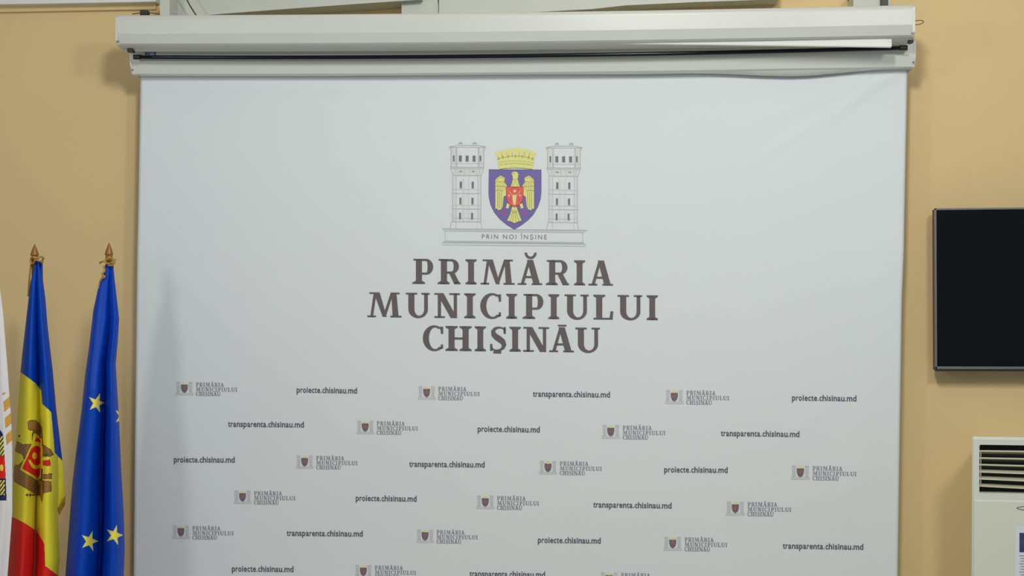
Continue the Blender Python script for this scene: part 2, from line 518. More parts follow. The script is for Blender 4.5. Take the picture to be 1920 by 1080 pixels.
def lowp(x0, y0, x1, y1): return lambda x: y0 + (y1 - y0) * (x - x0) / (x1 - x0)
Z6 = lambda u: 670 + u / 3.2542
for line, bl, cap in ((LINE1, lowp(773, 532.2, 1149, 535.6), 47.0), (LINE2, lowp(690, 594.6, 1233, 600.4), 46.6), (LINE3, lowp(793, 657.2, 1125, 661.2), 46.6)):
    bm = bmesh.new()
    letters(bm, line, Z6, bl, cap)
    obj('heading_line', bm, 'ink_dark', banner, 'keep')['label'] = 'line of large dark grey capital lettering'

# ---- sans serif text from Blender's built-in font, turned into a mesh that lies on the cloth
def text_mesh(body, bold, track=1.0):
    c = bpy.data.curves.new('t', 'FONT')
    c.body = body
    c.offset = bold
    c.space_character = track
    c.resolution_u = 3
    o = bpy.data.objects.new('t', c)
    COL.objects.link(o)
    bpy.context.view_layer.update()
    me = bpy.data.meshes.new_from_object(o.evaluated_get(bpy.context.evaluated_depsgraph_get()))
    bpy.data.objects.remove(o)
    vs = [(v.co.x, v.co.y) for v in me.vertices]
    fs = [tuple(p.vertices) for p in me.polygons]
    bpy.data.meshes.remove(me)
    return vs, fs
ADV = {'p': 540, 'r': 350, 'o': 530, 'i': 262, 'e': 490, 'c': 420, 't': 345, '.': 240, 'h': 530, 's': 405, 'n': 530, 'a': 480, 'u': 530, 'm': 800, 'd': 540}
GLY = {ch: text_mesh(ch, 0.022) for ch in ADV}
XH = max(v[1] for v in GLY['u'][0])
ASC = max(v[1] for v in GLY['h'][0])
def web_mesh(body):
    """Narrow bold lettering: every glyph fitted to its own advance, with a tall x-height."""
    vs, fs, pen = [], [], 0.0
    for ch in body:
        gv, gf = GLY[ch]
        a, b = min(v[0] for v in gv), max(v[0] for v in gv)
        side = {'.': 58, 'i': 52, 't': 14, 'r': 40}.get(ch, 32)
        right = {'r': 8, 't': 14}.get(ch, side)
        n0 = len(vs)
        for x, y in gv:
            yy = y / XH * 0.69 if y <= XH else 0.69 + (y - XH) / (ASC - XH) * 0.31
            vs.append((pen + side + (x - a) / (b - a) * (ADV[ch] - side - right), yy))
        fs += [tuple(i + n0 for i in f) for f in gf]
        pen += ADV[ch]
    return vs, fs
TXT = {k: web_mesh(k) for k in ('proiecte.chisinau.md', 'transparenta.chisinau.md')}
MOTTO = 'PRIN NOI ÎNȘINE'
TXT[MOTTO] = text_mesh(MOTTO, -0.004, 1.35)

def flat_text(bm, key, x0, x1, base, asc, mi=0, lift=0.0012):
    vs, fs = TXT[key]
    a, b = min(v[0] for v in vs), max(v[0] for v in vs)
    t = max(v[1] for v in vs)
    nv = []
    for x, y in vs:
        px = x0 + (x - a) / (b - a) * (x1 - x0)
        nv.append(bm.verts.new(on_banner(px, base(px) - y / t * asc, lift)))
    for f in fs:
        try:
            bm.faces.new([nv[i] for i in f]).material_index = mi
        except ValueError:
            pass

P_, T_ = 'proiecte.chisinau.md', 'transparenta.chisinau.md'
URLS = [(P_, 556.3, 669.7, 736.0, 737.6), (T_, 999.3, 1143.8, 743.5, 745.2), (P_, 1484.8, 1605.6, 750.8, 752.3),
        (T_, 427.8, 570, 800.0, 801.4), (P_, 895.7, 1012.2, 809.2, 810.7), (T_, 1351.4, 1498.8, 817.3, 819.2),
        (P_, 326, 440.2, 866.8, 867.3), (T_, 767.4, 908.8, 875, 876.3), (P_, 1245.3, 1364.4, 885.4, 886.3),
        (P_, 667, 781.2, 938.9, 940.4), (T_, 1112.4, 1259.2, 951, 953.2),
        (T_, 537.4, 680.2, 1004.6, 1006), (P_, 1008.6, 1126.5, 1017.3, 1018.8), (T_, 1467.5, 1618.6, 1028.2, 1030.6),
        (P_, 434.4, 550.2, 1071.6, 1072.6), (T_, 880.4, 1022.2, 1080.6, 1082.4)]
for key, x0, x1, b0, b1 in URLS:
    bm = bmesh.new()
    flat_text(bm, key, x0, x1, lowp(x0, b0, x1, b1), 11.1)
    obj('web_address', bm, 'ink_url', banner, 'keep')

# ---- coat of arms between two towers
def E5(X, Y): return 800 + X / 4.5, 240 + Y / 4.5
def E8(X, Y): return 900 + X / 6.0, 260 + Y / 6.0
def line_px(bm, mapf, pts, wd, mi, lift=0.0016):
    """A printed line wd photograph pixels wide along pts."""
    q = [mapf(*p) for p in pts]
    for (xa, ya), (xb, yb) in zip(q, q[1:]):
        L = math.hypot(xb - xa, yb - ya) or 1e-6
        nx, ny = -(yb - ya) / L * wd / 2, (xb - xa) / L * wd / 2
        poly_px(bm, [(xa + nx, ya + ny), (xb + nx, yb + ny), (xb - nx, yb - ny), (xa - nx, ya - ny)], lambda x, y: (x, y), mi, lift)
coat = None
bm = bmesh.new()
SH = [(102, 346), (200, 348), (390, 349), (590, 349), (688, 350), (688, 600), (678, 680), (650, 765), (600, 850), (540, 915), (470, 968), (385, 1019), (300, 966), (220, 900), (160, 825), (120, 740), (102, 660), (98, 600)]
poly_px(bm, SH, E8, 0)
line_px(bm, E8, SH + SH[:1], 0.8, 1)
coat = obj('coat_of_arms', bm, ['ink_purple', 'ink_purple_small'], banner, 'keep')
coat['label'] = 'purple shield printed in the middle of the banner'
# crown
bm = bmesh.new()
def carc(y, sag, x0, x1, n=16):
    return [(x0 + (x1 - x0) * i / n, y - sag * (1 - (2 * i / n - 1) ** 2)) for i in range(n + 1)]
poly_px(bm, carc(232, 40, 188, 612) + [(590, 347)] + carc(346, 16, 218, 590)[::-1], E8, 0)
for a, b, ya, yb in ((165, 235, 160, 134), (242, 296, 132, 118), (303, 353, 116, 110), (366, 440, 104, 104), (447, 500, 110, 117), (507, 560, 119, 132), (566, 635, 135, 161)):
    m_ = 400
    poly_px(bm, [(a, ya), (b, yb), (m_ + (b - m_) * .90, 215), (m_ + (a - m_) * .90, 222)], E8, 0)
line_px(bm, E8, carc(236, 40, 190, 610), 0.55, 1)
line_px(bm, E8, carc(272, 22, 200, 605), 0.45, 1)
line_px(bm, E8, carc(300, 22, 205, 600), 0.4, 1)
line_px(bm, E8, carc(345, 16, 215, 592), 0.9, 1)
for x, y in ((205, 205), (255, 190), (320, 183), (397, 180), (475, 183), (548, 192), (595, 208)):
    line_px(bm, E8, [(x, y), (400 + (x - 400) * .97, y + 34)], 1.0, 1)
for a in (240, 300, 360, 444, 504, 563):
    line_px(bm, E8, [(a, 150), (400 + (a - 400) * .93, 205)], 0.4, 1)
for x in (235, 295, 352, 437, 495, 548):
    line_px(bm, E8, [(x, 284 - 6 * math.cos((x - 400) / 130)), (x, 296 - 6 * math.cos((x - 400) / 130))], 0.7, 1)
obj('crown', bm, ['ink_yellow', 'ink_olive'], coat, 'keep')['label'] = 'yellow mural crown on top of the shield'
# eagle
bm = bmesh.new()
CX = 390
def mir(p): return [(2 * CX - x, y) for x, y in p]
WING = [(172, 470), (180, 450), (232, 412), (282, 440), (274, 478), (306, 535), (294, 548), (294, 640), (268, 652), (256, 770), (240, 795), (205, 806), (188, 785), (171, 795)]
HEAD = [(358, 380), (372, 370), (390, 367), (418, 373), (433, 396), (431, 430), (424, 455), (436, 500), (450, 542), (342, 542), (358, 500), (368, 455), (364, 412), (352, 398)]
TAIL = [(362, 764), (412, 764), (440, 845), (470, 924), (428, 932), (388, 952), (348, 932), (303, 924), (340, 845)]
LEG = [(304, 722), (338, 738), (318, 790), (288, 780)]
for p in (WING, mir(WING), HEAD, TAIL, LEG, mir(LEG)):
    poly_px(bm, p, E8, 0, 0.0018)
    line_px(bm, E8, p + p[:1], 0.6, 1, 0.0022)
for sgn in (1, -1):
    f = lambda x: x if sgn == 1 else 2 * CX - x
    for x in (200, 222, 245): line_px(bm, E8, [(f(x), 595), (f(x), 785)], 0.75, 1, 0.0022)
    for x in (195, 215, 235, 258, 278): line_px(bm, E8, [(f(x), 500), (f(x), 580)], 0.5, 1, 0.0022)
    line_px(bm, E8, [(f(175), 495), (f(200), 480), (f(228), 492), (f(258), 480), (f(282), 500)], 0.8, 1, 0.0022)
    line_px(bm, E8, [(f(174), 540), (f(200), 530), (f(228), 540), (f(258), 532), (f(296), 546)], 0.6, 1, 0.0022)
    line_px(bm, E8, [(f(172), 588), (f(215), 580), (f(262), 590)], 0.9, 1, 0.0022)
    line_px(bm, E8, [(f(178), 470), (f(232), 430), (f(268), 452)], 0.6, 1, 0.0022)
    cxx = 268 if sgn == 1 else 506
    star = []
    for k in range(10):
        rr = 34 if k % 2 == 0 else 10
        star.append((cxx + rr * math.cos(math.radians(90 + 36 * k)), 838 + rr * math.sin(math.radians(90 + 36 * k))))
    for k in range(10):
        poly_px(bm, [(cxx, 838), star[k], star[(k + 1) % 10]], E8, 2, 0.0018)
    line_px(bm, E8, [(cxx, 838), (f(300), 788)], 0.8, 2, 0.0018)
for a, b in ((372, 340), (380, 368), (392, 404), (402, 438)):
    line_px(bm, E8, [(a, 800), (b, 930)], 0.6, 1, 0.0022)
line_px(bm, E8, [(352, 815), (378, 832), (400, 832), (424, 815)], 0.7, 1, 0.0022)
line_px(bm, E8, [(366, 462), (395, 455), (424, 462)], 0.5, 1, 0.0022)
line_px(bm, E8, [(395, 470), (370, 520), (356, 540)], 0.5, 1, 0.0022)
line_px(bm, E8, [(395, 470), (418, 520), (432, 540)], 0.5, 1, 0.0022)
line_px(bm, E8, [(358, 388), (388, 392)], 0.9, 1, 0.0022)
# red breast shield
RS = [(294, 542), (488, 542), (487, 640), (474, 700), (440, 745), (389, 770), (340, 745), (308, 700), (295, 640)]
poly_px(bm, RS, E8, 3, 0.0026)
line_px(bm, E8, RS + RS[:1], 0.8, 4, 0.0030)
ring_o = ell(392, 592, 46, 44, 0, 360, 24)
line_px(bm, E8, ring_o, 0.7, 4, 0.0030)
poly_px(bm, ell(392, 590, 15, 15, 0, 330, 11), E8, 0, 0.0032)
for p in strip(ell(391, 572, 62, 68, 195, 345, 18)[::1], ell(391, 566, 54, 58, 195, 345, 18)):
    poly_px(bm, [(x, 1144 - y) if False else (x, 2 * 572 - y) for x, y in p], E8, 0, 0.0032)
poly_px(bm, [(364, 632), (414, 632), (406, 690), (402, 738), (388, 747), (374, 738), (368, 690)], E8, 0, 0.0032)
for x, y in ((328, 640), (450, 640)):
    poly_px(bm, ell(x, y, 9, 10, 0, 315, 7), E8, 5, 0.0032)
for x, y in ((335, 690), (440, 690)):
    line_px(bm, E8, [(x - 10, y), (x + 8, y - 8), (x + 4, y + 10)], 0.7, 4, 0.0032)
obj('eagle', bm, ['ink_yellow', 'ink_olive', 'ink_claw', 'ink_red', 'ink_red_dark', 'ink_wash'], coat, 'keep')['label'] = 'yellow eagle with a red breast shield'
# towers
def tower(bm, dx, dy):
    f = lambda X, Y: E5(X + dx, Y + dy)
    ln = lambda pts, wd=0.75, mi=0: line_px(bm, f, pts, wd, mi, 0.0014)
    fill = lambda p: poly_px(bm, p, f, 2, 0.0008)
    fill([(207, 170), (250, 170), (250, 330), (207, 330)]); fill([(440, 170), (482, 170), (482, 330), (440, 330)])
    fill([(222, 345), (465, 345), (460, 400), (222, 400)])
    fill([(218, 400), (252, 400), (252, 790), (218, 790)]); fill([(428, 400), (457, 400), (457, 790), (428, 790)])
    for x in (300, 345): fill([(x, 420), (x + 18, 420), (x + 18, 785), (x, 785)])
    ln([(190, 162), (500, 162)]); ln([(190, 160), (255, 146), (440, 146), (500, 160)])
    ln([(192, 168), (205, 182)], 0.6); ln([(498, 168), (484, 182)], 0.6)
    for cx in (285, 405):
        ln([(cx - 12, 146), (cx - 10, 126), (cx, 118), (cx + 12, 126), (cx + 10, 146)], 0.8)
        ln([(cx - 18, 130), (cx + 18, 130)], 0.9)
    ln([(207, 165), (207, 330)], 1.0); ln([(482, 165), (482, 330)], 1.0)
    ln([(250, 165), (250, 330)], 1.0); ln([(440, 165), (440, 330)], 1.0); ln([(258, 168), (258, 325)], 0.4); ln([(432, 168), (432, 325)], 0.4)
    ln([(210, 300), (480, 300)], 0.4)
    ln([(196, 330), (487, 332)], 0.9); ln([(199, 342), (484, 344)], 0.8)
    ln([(203, 345), (222, 400)], 0.8); ln([(482, 345), (462, 400)], 0.8)
    for x in (240, 262, 318, 365, 425, 445): ln([(x, 346), (x, 398)], 0.45)
    ln([(218, 400), (464, 402)], 0.9)
    ln([(218, 402), (218, 790)], 0.8); ln([(457, 402), (457, 790)], 0.8)
    ln([(250, 402), (248, 790)], 0.45); ln([(430, 402), (430, 790)], 0.45)
    for y in (518, 552, 652, 682, 760): ln([(213, y), (461, y + 2)], 0.8 if y in (552, 682) else 0.35)
    ln([(213, 790), (458, 792)], 0.8)
    ln([(213, 790), (195, 848)], 0.8); ln([(456, 790), (467, 850)], 0.8); ln([(248, 792), (246, 850)], 0.5); ln([(425, 792), (427, 850)], 0.4)
    for x0, y0, x1, y1 in ((222, 232, 236, 280), (272, 232, 296, 280), (329, 233, 354, 280), (388, 233, 412, 281), (446, 233, 460, 280), (279, 452, 297, 505), (380, 453, 398, 506),
                           (277, 588, 293, 641), (378, 589, 395, 642), (274, 715, 290, 768), (375, 716, 391, 769)):
        poly_px(bm, [(x0, y0), (x0, y1), (x1, y1), (x1, y0)], f, 1, 0.0016)
        ln([(x0 - 6, y1 + 4), (x1 + 6, y1 + 4)], 0.4)
    for x in (277, 290, 382, 396):
        poly_px(bm, [(x, 361), (x, 372), (x + 8, 372), (x + 8, 361)], f, 1, 0.0016)
for dx, dy in ((0, 0), (814, 6)):
    bm = bmesh.new()
    tower(bm, dx, dy)
    obj('tower', bm, ['ink_line', 'ink_window', 'ink_wash'], coat, 'keep')['label'] = 'line drawing of a pale grey tower beside the shield'
bm = bmesh.new()
pl = lambda x, y: E5(x, y + 0.0105 * (x - 135))
for a, b, y, wd in ((130, 1355, 849, .7), (137, 1350, 858, .5), (150, 1330, 870, .6), (150, 1325, 952, .5), (142, 1330, 961, .8), (137, 1338, 968, .5), (137, 1338, 985, .7)):
    line_px(bm, pl, [(a, y), (b, y)], wd, 0)
for x, y0, y1 in ((155, 870, 952), (1316, 870, 952), (135, 968, 985), (1338, 968, 985)):
    line_px(bm, pl, [(x, y0), (x, y1)], 0.7, 0)
flat_text(bm, MOTTO, 903.5, 1025, lowp(903, 447.6, 1025, 448.6), 10.6, 1)
obj('plinth', bm, ['ink_line', 'ink_window'], coat, 'keep')['label'] = 'line drawing of a plinth carrying a small motto'

# ---- small repeated logos
def small_logo(x0, y0, k):
    """x0, y0: top left of the left tower; k: size against the row-one logo."""
    bm = bmesh.new()
    sl = 0.013
    f = lambda X, Y: (x0 + X * k, y0 + Y * k + X * k * sl)
    pp = lambda poly, mi, lift=0.001: poly_px(bm, poly, f, mi, lift)
    for a in (0.5, 23.5):
        pp(rect(a, 0.3, a + 7.5, 6), 2); pp(rect(a + .7, 6, a + 6.8, 20.5), 2)
        for yy in (2.2, 8, 12.5, 17):
            pp(rect(a + 1.8, yy, a + 3, yy + 1.7), 3, 0.0013); pp(rect(a + 4.6, yy, a + 5.8, yy + 1.7), 3, 0.0013)
    pp(rect(-0.8, 20.8, 32.5, 25.5), 2)
    pp([(12, 1.5), (19.5, 1.5), (18.6, 6), (12.9, 6)], 4, 0.0012)
    pp([(9.3, 5.6), (22, 5.6), (22, 12.5), (20.4, 17.5), (15.6, 22), (10.9, 17.5), (9.3, 12.5)], 1, 0.0012)
    for a in (10.7, 18.4): pp(rect(a, 8, a + 2.0, 16.0), 6, 0.0016)
    pp([(14.1, 8.8), (17.2, 8.8), (17.2, 14.6), (15.6, 16.6), (14.1, 14.6)], 5, 0.0018)
    pp([(14.6, 6.5), (16.8, 6.5), (16.8, 8.4), (14.6, 8.4)], 6, 0.0018)
    pp([(14.8, 17.6), (16.5, 17.6), (17.4, 20), (15.6, 21), (13.9, 20)], 6, 0.0018)
    for line, u0, bl, wd in ((LINE1, 336, 8.7, 52.6 / 1224), (LINE2, 62, 17.6, 77.2 / 1772), (LINE3, 400, 26.2, 46.2 / 1080)):
        L, marks = line
        letters(bm, line, lambda u, u0=u0, wd=wd: x0 + (37.2 + (u - u0) * wd) * k, lambda px, bl=bl: y0 + bl * k + (px - x0) * sl, 7.3 * k, 0)
    return obj('logo', bm, ['ink_small', 'ink_purple_small', 'ink_wash_small', 'ink_line', 'ink_yellow', 'ink_orange', 'ink_orange'], banner, 'keep')
LOGOS = [(330.3, 715.2, 1.0), (784.3, 723.2, 1.005), (1248, 730.5, 1.04), (669.2, 788, 1.0), (1129, 796, 1.035), (555.6, 853, 1.0), (1011.6, 863.2, 1.02), (1484, 872, 1.06),
         (439, 919, 1.0), (894, 928.2, 1.02), (1362, 939.2, 1.06), (323.3, 984.6, 1.0), (781.4, 992, 1.0), (1245, 1005.5, 1.035), (665.6, 1058.6, 1.0), (1126, 1072, 1.035)]
for a in LOGOS: small_logo(*a)

# ------------------------------------------------------------------ projection screen housing above
YU = -0.285
top_f = parab([at(217, 27, YU), at(966, 21.5, YU), at(1715, 7.5, YU)])
ul, ur = at(221, 50, YU).x, at(1711, 30, YU).x
screen = thing('projector_screen', 'long white closed projector screen case mounted above the banner', 'projector screen', ((ul + ur) / 2, -0.1, top_f((ul + ur) / 2) - 0.12))
prof = [(-0.215, 0.0), *[(YU + 0.018 - 0.018 * math.sin(math.pi / 2 * k / 7), -0.018 + 0.018 * math.cos(math.pi / 2 * k / 7)) for k in range(8)], (YU, -0.066), (YU + 0.009, -0.098), (YU + 0.017, -0.103),
        (YU + 0.038, -0.109), (YU + 0.040, -0.106), (YU + 0.058, -0.112), (YU + 0.060, -0.115), (-0.215, -0.117)]
bm = bmesh.new()
sweep(bm, prof, frange(ul, ur, 60), top_f)
obj('casing', bm, 'enamel', screen)
for sgn, xe in ((-1, ul), (1, ur)):
    bm = bmesh.new()
    pr = [(-0.213, 0.002), (YU + 0.02, 0.002), (YU - 0.0015, -0.010), (YU - 0.0015, -0.090), (YU + 0.012, -0.104), (YU + 0.07, -0.113), (-0.213, -0.118)]
    sweep(bm, pr, [xe, xe + sgn * 0.008], lambda x, xe=xe: top_f(xe))
    cap = obj('end_cap', bm, 'enamel', screen)
    bm = bmesh.new()
    xs_ = xe + sgn * 0.0005
    tube(bm, [(xs_, YU + 0.01, top_f(xe) - 0.092), (xs_, YU - 0.004, top_f(xe) - 0.092)], 0.0026, 8)
    obj('screw', bm, 'screw', cap)
# dark plugs under the ends
for x0, y0, x1, y1 in ((238, 91, 248.5, 97.5), (1703, 71.5, 1713, 80)):
    a, b = at(x0, y1, -0.240), at(x1, y0, -0.240)
    bm = bmesh.new(); box(bm, (a.x, -0.240, a.z), (b.x, -0.215, b.z + 0.004), 0.002)
    obj('end_plug', bm, 'black_plastic', screen)
# white weight bar, hanging lower at its right end
YW = -0.258
p0, p1 = at(1120, 81.5, YW), at(1672, 88.5, YW)
bm = bmesh.new()
hgt = 0.031
v = []
for (p, yo) in ((p0, YW), (p1, YW)):
    v.append([bm.verts.new((p.x, y, p.z + dz)) for y, dz in ((YW, 0), (YW, hgt), (YW + 0.016, hgt), (YW + 0.016, 0))])
for k in range(4): bm.faces.new((v[0][k], v[0][(k + 1) % 4], v[1][(k + 1) % 4], v[1][k]))
bm.faces.new(v[0]); bm.faces.new(v[1])
bmesh.ops.bevel(bm, geom=bm.edges[:], offset=0.0018, segments=2, affect='EDGES')
wb = obj('weight_bar', bm, 'white_plastic', screen)
for dx, dy in ((1664, 74), (1668.5, 79), (1665.5, 78), (1668, 73.5)):
    bm = bmesh.new(); p = at(dx, dy, YW)
    tube(bm, [(p.x, YW + 0.002, p.z), (p.x, YW - 0.0012, p.z)], 0.0011, 6); obj('screw', bm, 'screw', wb)
# black tube under the casing
YT = -0.198
tf = parab([at(253, 107, YT), at(960, 105, YT), at(1699, 89.5, YT)])
bm = bmesh.new()
xa, xb = at(253, 107, YT).x, at(1699, 89.5, YT).x
tube(bm, [(x, YT, tf(x)) for x in frange(xa, xb, 40)], 0.0072, 14)
rod = obj('black_tube', bm, 'black_tube', screen, True)
for xe, s in ((xa, 1), (xb, -1)):
    bm = bmesh.new()
    tube(bm, [(xe - s * 0.004, YT, tf(xe)), (xe + s * 0.02, YT, tf(xe))], 0.0088, 14)
    obj('tube_end', bm, 'black_plastic', rod)
# loop of wire at the right end
bm = bmesh.new()
c0 = at(1713, 44, -0.2)
pts = []
for k in range(17):
    a = math.pi * (k / 16 * 1.8 - 0.9)
    pts.append((c0.x + 0.012 + 0.018 * math.cos(a) + 0.002, -0.2 + 0.004 * math.sin(a), c0.z + 0.003 + 0.0075 * math.sin(a) + 0.006 * math.cos(a) * 0.4))
tube(bm, pts, 0.0012, 6)
obj('wire_loop', bm, 'dark_cable', screen, True)['label'] = 'thin dark wire loop at the right end'
# wall brackets
def bracket(x0, x1, topz, name='bracket', y0=-0.2, m='board', bottom=-0.002, y1=0.0):
    a, b = at(x0, 20, y0), at(x1, 20, y0)
    bm = bmesh.new()
    box(bm, (a.x, y0, top_f(a.x) + bottom), (b.x, y0 + 0.006, topz))
    box(bm, (a.x, y0 + 0.006, topz - 0.012), (b.x, y1, topz))
    box(bm, (a.x, y0 + 0.006, top_f(a.x) + bottom), (a.x + 0.004, y1, topz))
    box(bm, (b.x - 0.004, y0 + 0.006, top_f(a.x) + bottom), (b.x, y1, topz))
    return obj(name, bm, m, screen)
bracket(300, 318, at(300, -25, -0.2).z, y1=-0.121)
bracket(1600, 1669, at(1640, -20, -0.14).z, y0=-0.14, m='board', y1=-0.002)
# black clips
for x0, y0, x1, y1, Y in ((262, 18.5, 275.5, 26, -0.18), (1652, -6, 1665, 4.5, -0.16)):
    a, b = at(x0, y1, Y), at(x1, y0, Y)
    bm = bmesh.new(); box(bm, (a.x, Y, min(a.z, top_f(a.x) + 0.001)), (b.x, Y + 0.03, b.z), 0.002); obj('clip', bm, 'black_plastic', screen)
bm = bmesh.new()
tube(bm, [at(248, 26.5, -0.19), at(262, 24.3, -0.19), at(285, 24.3, -0.19), at(300, 26.5, -0.19)], 0.0016, 6)
obj('clip_wire', bm, 'dark_cable', screen)
# dark cable coming down behind the case
bm = bmesh.new()
tube(bm, [at(336, -22, -0.19), at(350, -1, -0.19), at(357, 12, -0.19), at(366, 26, -0.19), at(370, 32, -0.19)], 0.0026, 8)
obj('power_cable', bm, 'dark_cable', screen, True)

# white boards fixed to the wall over the case
def board(name, pts, Y, label, cat, m='cornice', th=None):
    f = [at(x, y, Y) for x, y in pts]
    bm = bmesh.new()
    a = [bm.verts.new(p) for p in f]
    b = [bm.verts.new((p.x, 0.0, p.z)) for p in f]
    bm.faces.new(a); bm.faces.new(b[::-1])
    for i in range(len(f)): bm.faces.new((a[i], a[(i + 1) % len(f)], b[(i + 1) % len(f)], b[i]))
    o = obj(name, bm, m)
    return tag(o, label, cat)
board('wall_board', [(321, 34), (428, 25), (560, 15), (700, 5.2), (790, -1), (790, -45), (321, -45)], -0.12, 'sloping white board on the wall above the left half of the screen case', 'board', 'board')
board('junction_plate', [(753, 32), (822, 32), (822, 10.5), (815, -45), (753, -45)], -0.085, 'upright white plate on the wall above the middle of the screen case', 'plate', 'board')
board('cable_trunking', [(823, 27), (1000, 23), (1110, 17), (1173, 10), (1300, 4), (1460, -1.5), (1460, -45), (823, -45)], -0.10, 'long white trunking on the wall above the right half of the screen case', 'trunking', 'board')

# ------------------------------------------------------------------ television
YTV = -0.085
tv0 = at(1751.5, 388.5, YTV); tv1 = at(1753.8, 693, YTV)
hT = tv0.z - tv1.z
wT = hT * 1.745
ctr = Vector(((tv0.x + tv1.x) / 2 + wT / 2, YTV, (tv0.z + tv1.z) / 2))
tv = thing('television', 'black flat screen television on the wall right of the banner', 'television', (ctr.x, 0, ctr.z))
TR = Matrix.Translation(ctr) @ Matrix.Rotation(-0.0085, 4, 'Y')
def tvbox(name, x0, z0, x1, z1, y0, y1, m, parent, bev=0.0):
    bm = bmesh.new()
    box(bm, (x0, y0, z0), (x1, y1, z1), bev)
    bm.transform(TR)
    return obj(name, bm, m, parent)
W2, H2 = wT / 2, hT / 2
tvbox('back_shell', -W2 + 0.001, -H2, W2 - 0.001, H2 - 0.002, 0.004, 0.045, 'black_plastic', tv, 0.004)
fr = bmesh.new()
bz = 0.0062
box(fr, (-W2, -0.004, H2 - bz), (W2, 0.006, H2), 0.001)
box(fr, (-W2, -0.004, -H2 + 0.006), (W2, 0.006, -H2 + 0.0145), 0.001)
box(fr, (-W2, -0.004, -H2 + 0.006), (-W2 + bz, 0.006, H2), 0.001)
box(fr, (W2 - bz, -0.004, -H2 + 0.006), (W2, 0.006, H2), 0.001)
fr.transform(TR)
obj('bezel', fr, 'bezel', tv)['label'] = 'thin grey metal bezel'
tvbox('screen', -W2 + bz, -H2 + 0.014, W2 - bz, H2 - bz, -0.0015, 0.005, 'screen_glass', tv)
tvbox('bottom_strip', -W2 + 0.001, -H2 - 0.001, W2 - 0.001, -H2 + 0.006, -0.003, 0.02, 'black_plastic', tv)
bm = bmesh.new(); box(bm, (ctr.x - 0.2, YTV + 0.045, ctr.z - 0.15), (ctr.x + 0.2, 0.0, ctr.z + 0.15)); obj('wall_mount', bm, 'black_plastic', tv)

# ------------------------------------------------------------------ floor standing air conditioner
YA = -0.38
a0 = at(1824.3, 819, YA)
AW, AH = 0.56, a0.z
ax, ac_x = a0.x, a0.x + AW / 2
ac = thing('air_conditioner', 'cream floor standing air conditioner with a louvred grille under the television', 'air conditioner', (ac_x, YA / 2, 0))
gx0, gx1 = at(1836.5, 834, YA).x, ax + AW - (at(1836.5, 834, YA).x - ax)
gz1, gz0 = at(1840, 833.5, YA).z, at(1840, 924.5, YA).z
bm = bmesh.new()
# body narrows to the rear; the front is open where the grille sits
def ring(z, grow=0.0):
    f = 0.10
    return [(ax + 0.012, YA), (ax + 0.004, YA + 0.003), (ax, YA + 0.011), (ax + 0.02, YA + 0.08), (ax + f, 0.0 - 0.005), (ax + AW - f, -0.005), (ax + AW - 0.02, YA + 0.08), (ax + AW, YA + 0.011), (ax + AW - 0.004, YA + 0.003), (ax + AW - 0.012, YA)]
zs = [0.0, gz0, gz1, AH - 0.008, AH]
rings = []
for i_, z in enumerate(zs):
    rr = ring(z)
    if z == AH: rr = [(ac_x + (x - ac_x) * 0.985, y + (0.006 if y < -0.1 else 0)) for x, y in rr]
    # the top falls away towards the rear
    rings.append([bm.verts.new((x, y, z - (max(0.0, y - YA - 0.012) * 0.17 if i_ >= 2 else 0.0))) for x, y in rr])
n = 10
for i in range(len(zs) - 1):
    for k in range(n):
        if k == n - 1 and i == 1: continue
        bm.faces.new((rings[i][k], rings[i][(k + 1) % n], rings[i + 1][(k + 1) % n], rings[i + 1][k]))
bm.faces.new(rings[0]); bm.faces.new(rings[-1])
# side strips beside the opening, and the rounded mouth of the opening
def rr_pts(x0, z0, x1, z1, r, n=5):
    out = []
    for cx, cz, a in ((x1 - r, z1 - r, 0), (x0 + r, z1 - r, 90), (x0 + r, z0 + r, 180), (x1 - r, z0 + r, 270)):
        for k in range(n + 1):
            t = math.radians(a + 90 * k / n)
            out.append((cx + r * math.cos(t), cz + r * math.sin(t)))
    return out
mo = rr_pts(gx0, gz0 + 0.0005, gx1, gz1 - 0.0005, 0.005)
mf = [bm.verts.new((x, YA, z)) for x, z in mo]
mb = [bm.verts.new((x, YA + 0.055, z)) for x, z in mo]
for k in range(len(mf)): bm.faces.new((mf[k], mf[(k + 1) % len(mf)], mb[(k + 1) % len(mf)], mb[k]))
L0, L1 = rings[1][0], rings[2][0]
R0_, R1_ = rings[1][9], rings[2][9]
# mouth outline order: right-top, left-top, left-bottom, right-bottom corners (6 verts each)
bm.faces.new([R1_] + [L1] + mf[6:12][::-1] + mf[0:6][::-1]) if False else None
bm.faces.new([L1, L0] + mf[12:18][::-1] + mf[6:12][::-1])
bm.faces.new([R0_, R1_] + mf[0:6][::-1] + mf[18:24][::-1])
bm.faces.new([R1_, L1, mf[6]] + [mf[5]])
bm.faces.new([L0, R0_, mf[18], mf[17]])
body = obj('body', bm, 'ac_shell', ac)
# dark interior
bm = bmesh.new(); box(bm, (gx0 + 0.0005, YA + 0.045, gz0 + 0.001), (gx1 - 0.0005, YA + 0.054, gz1 - 0.001)); obj('vent_interior', bm, 'ac_dark', ac)
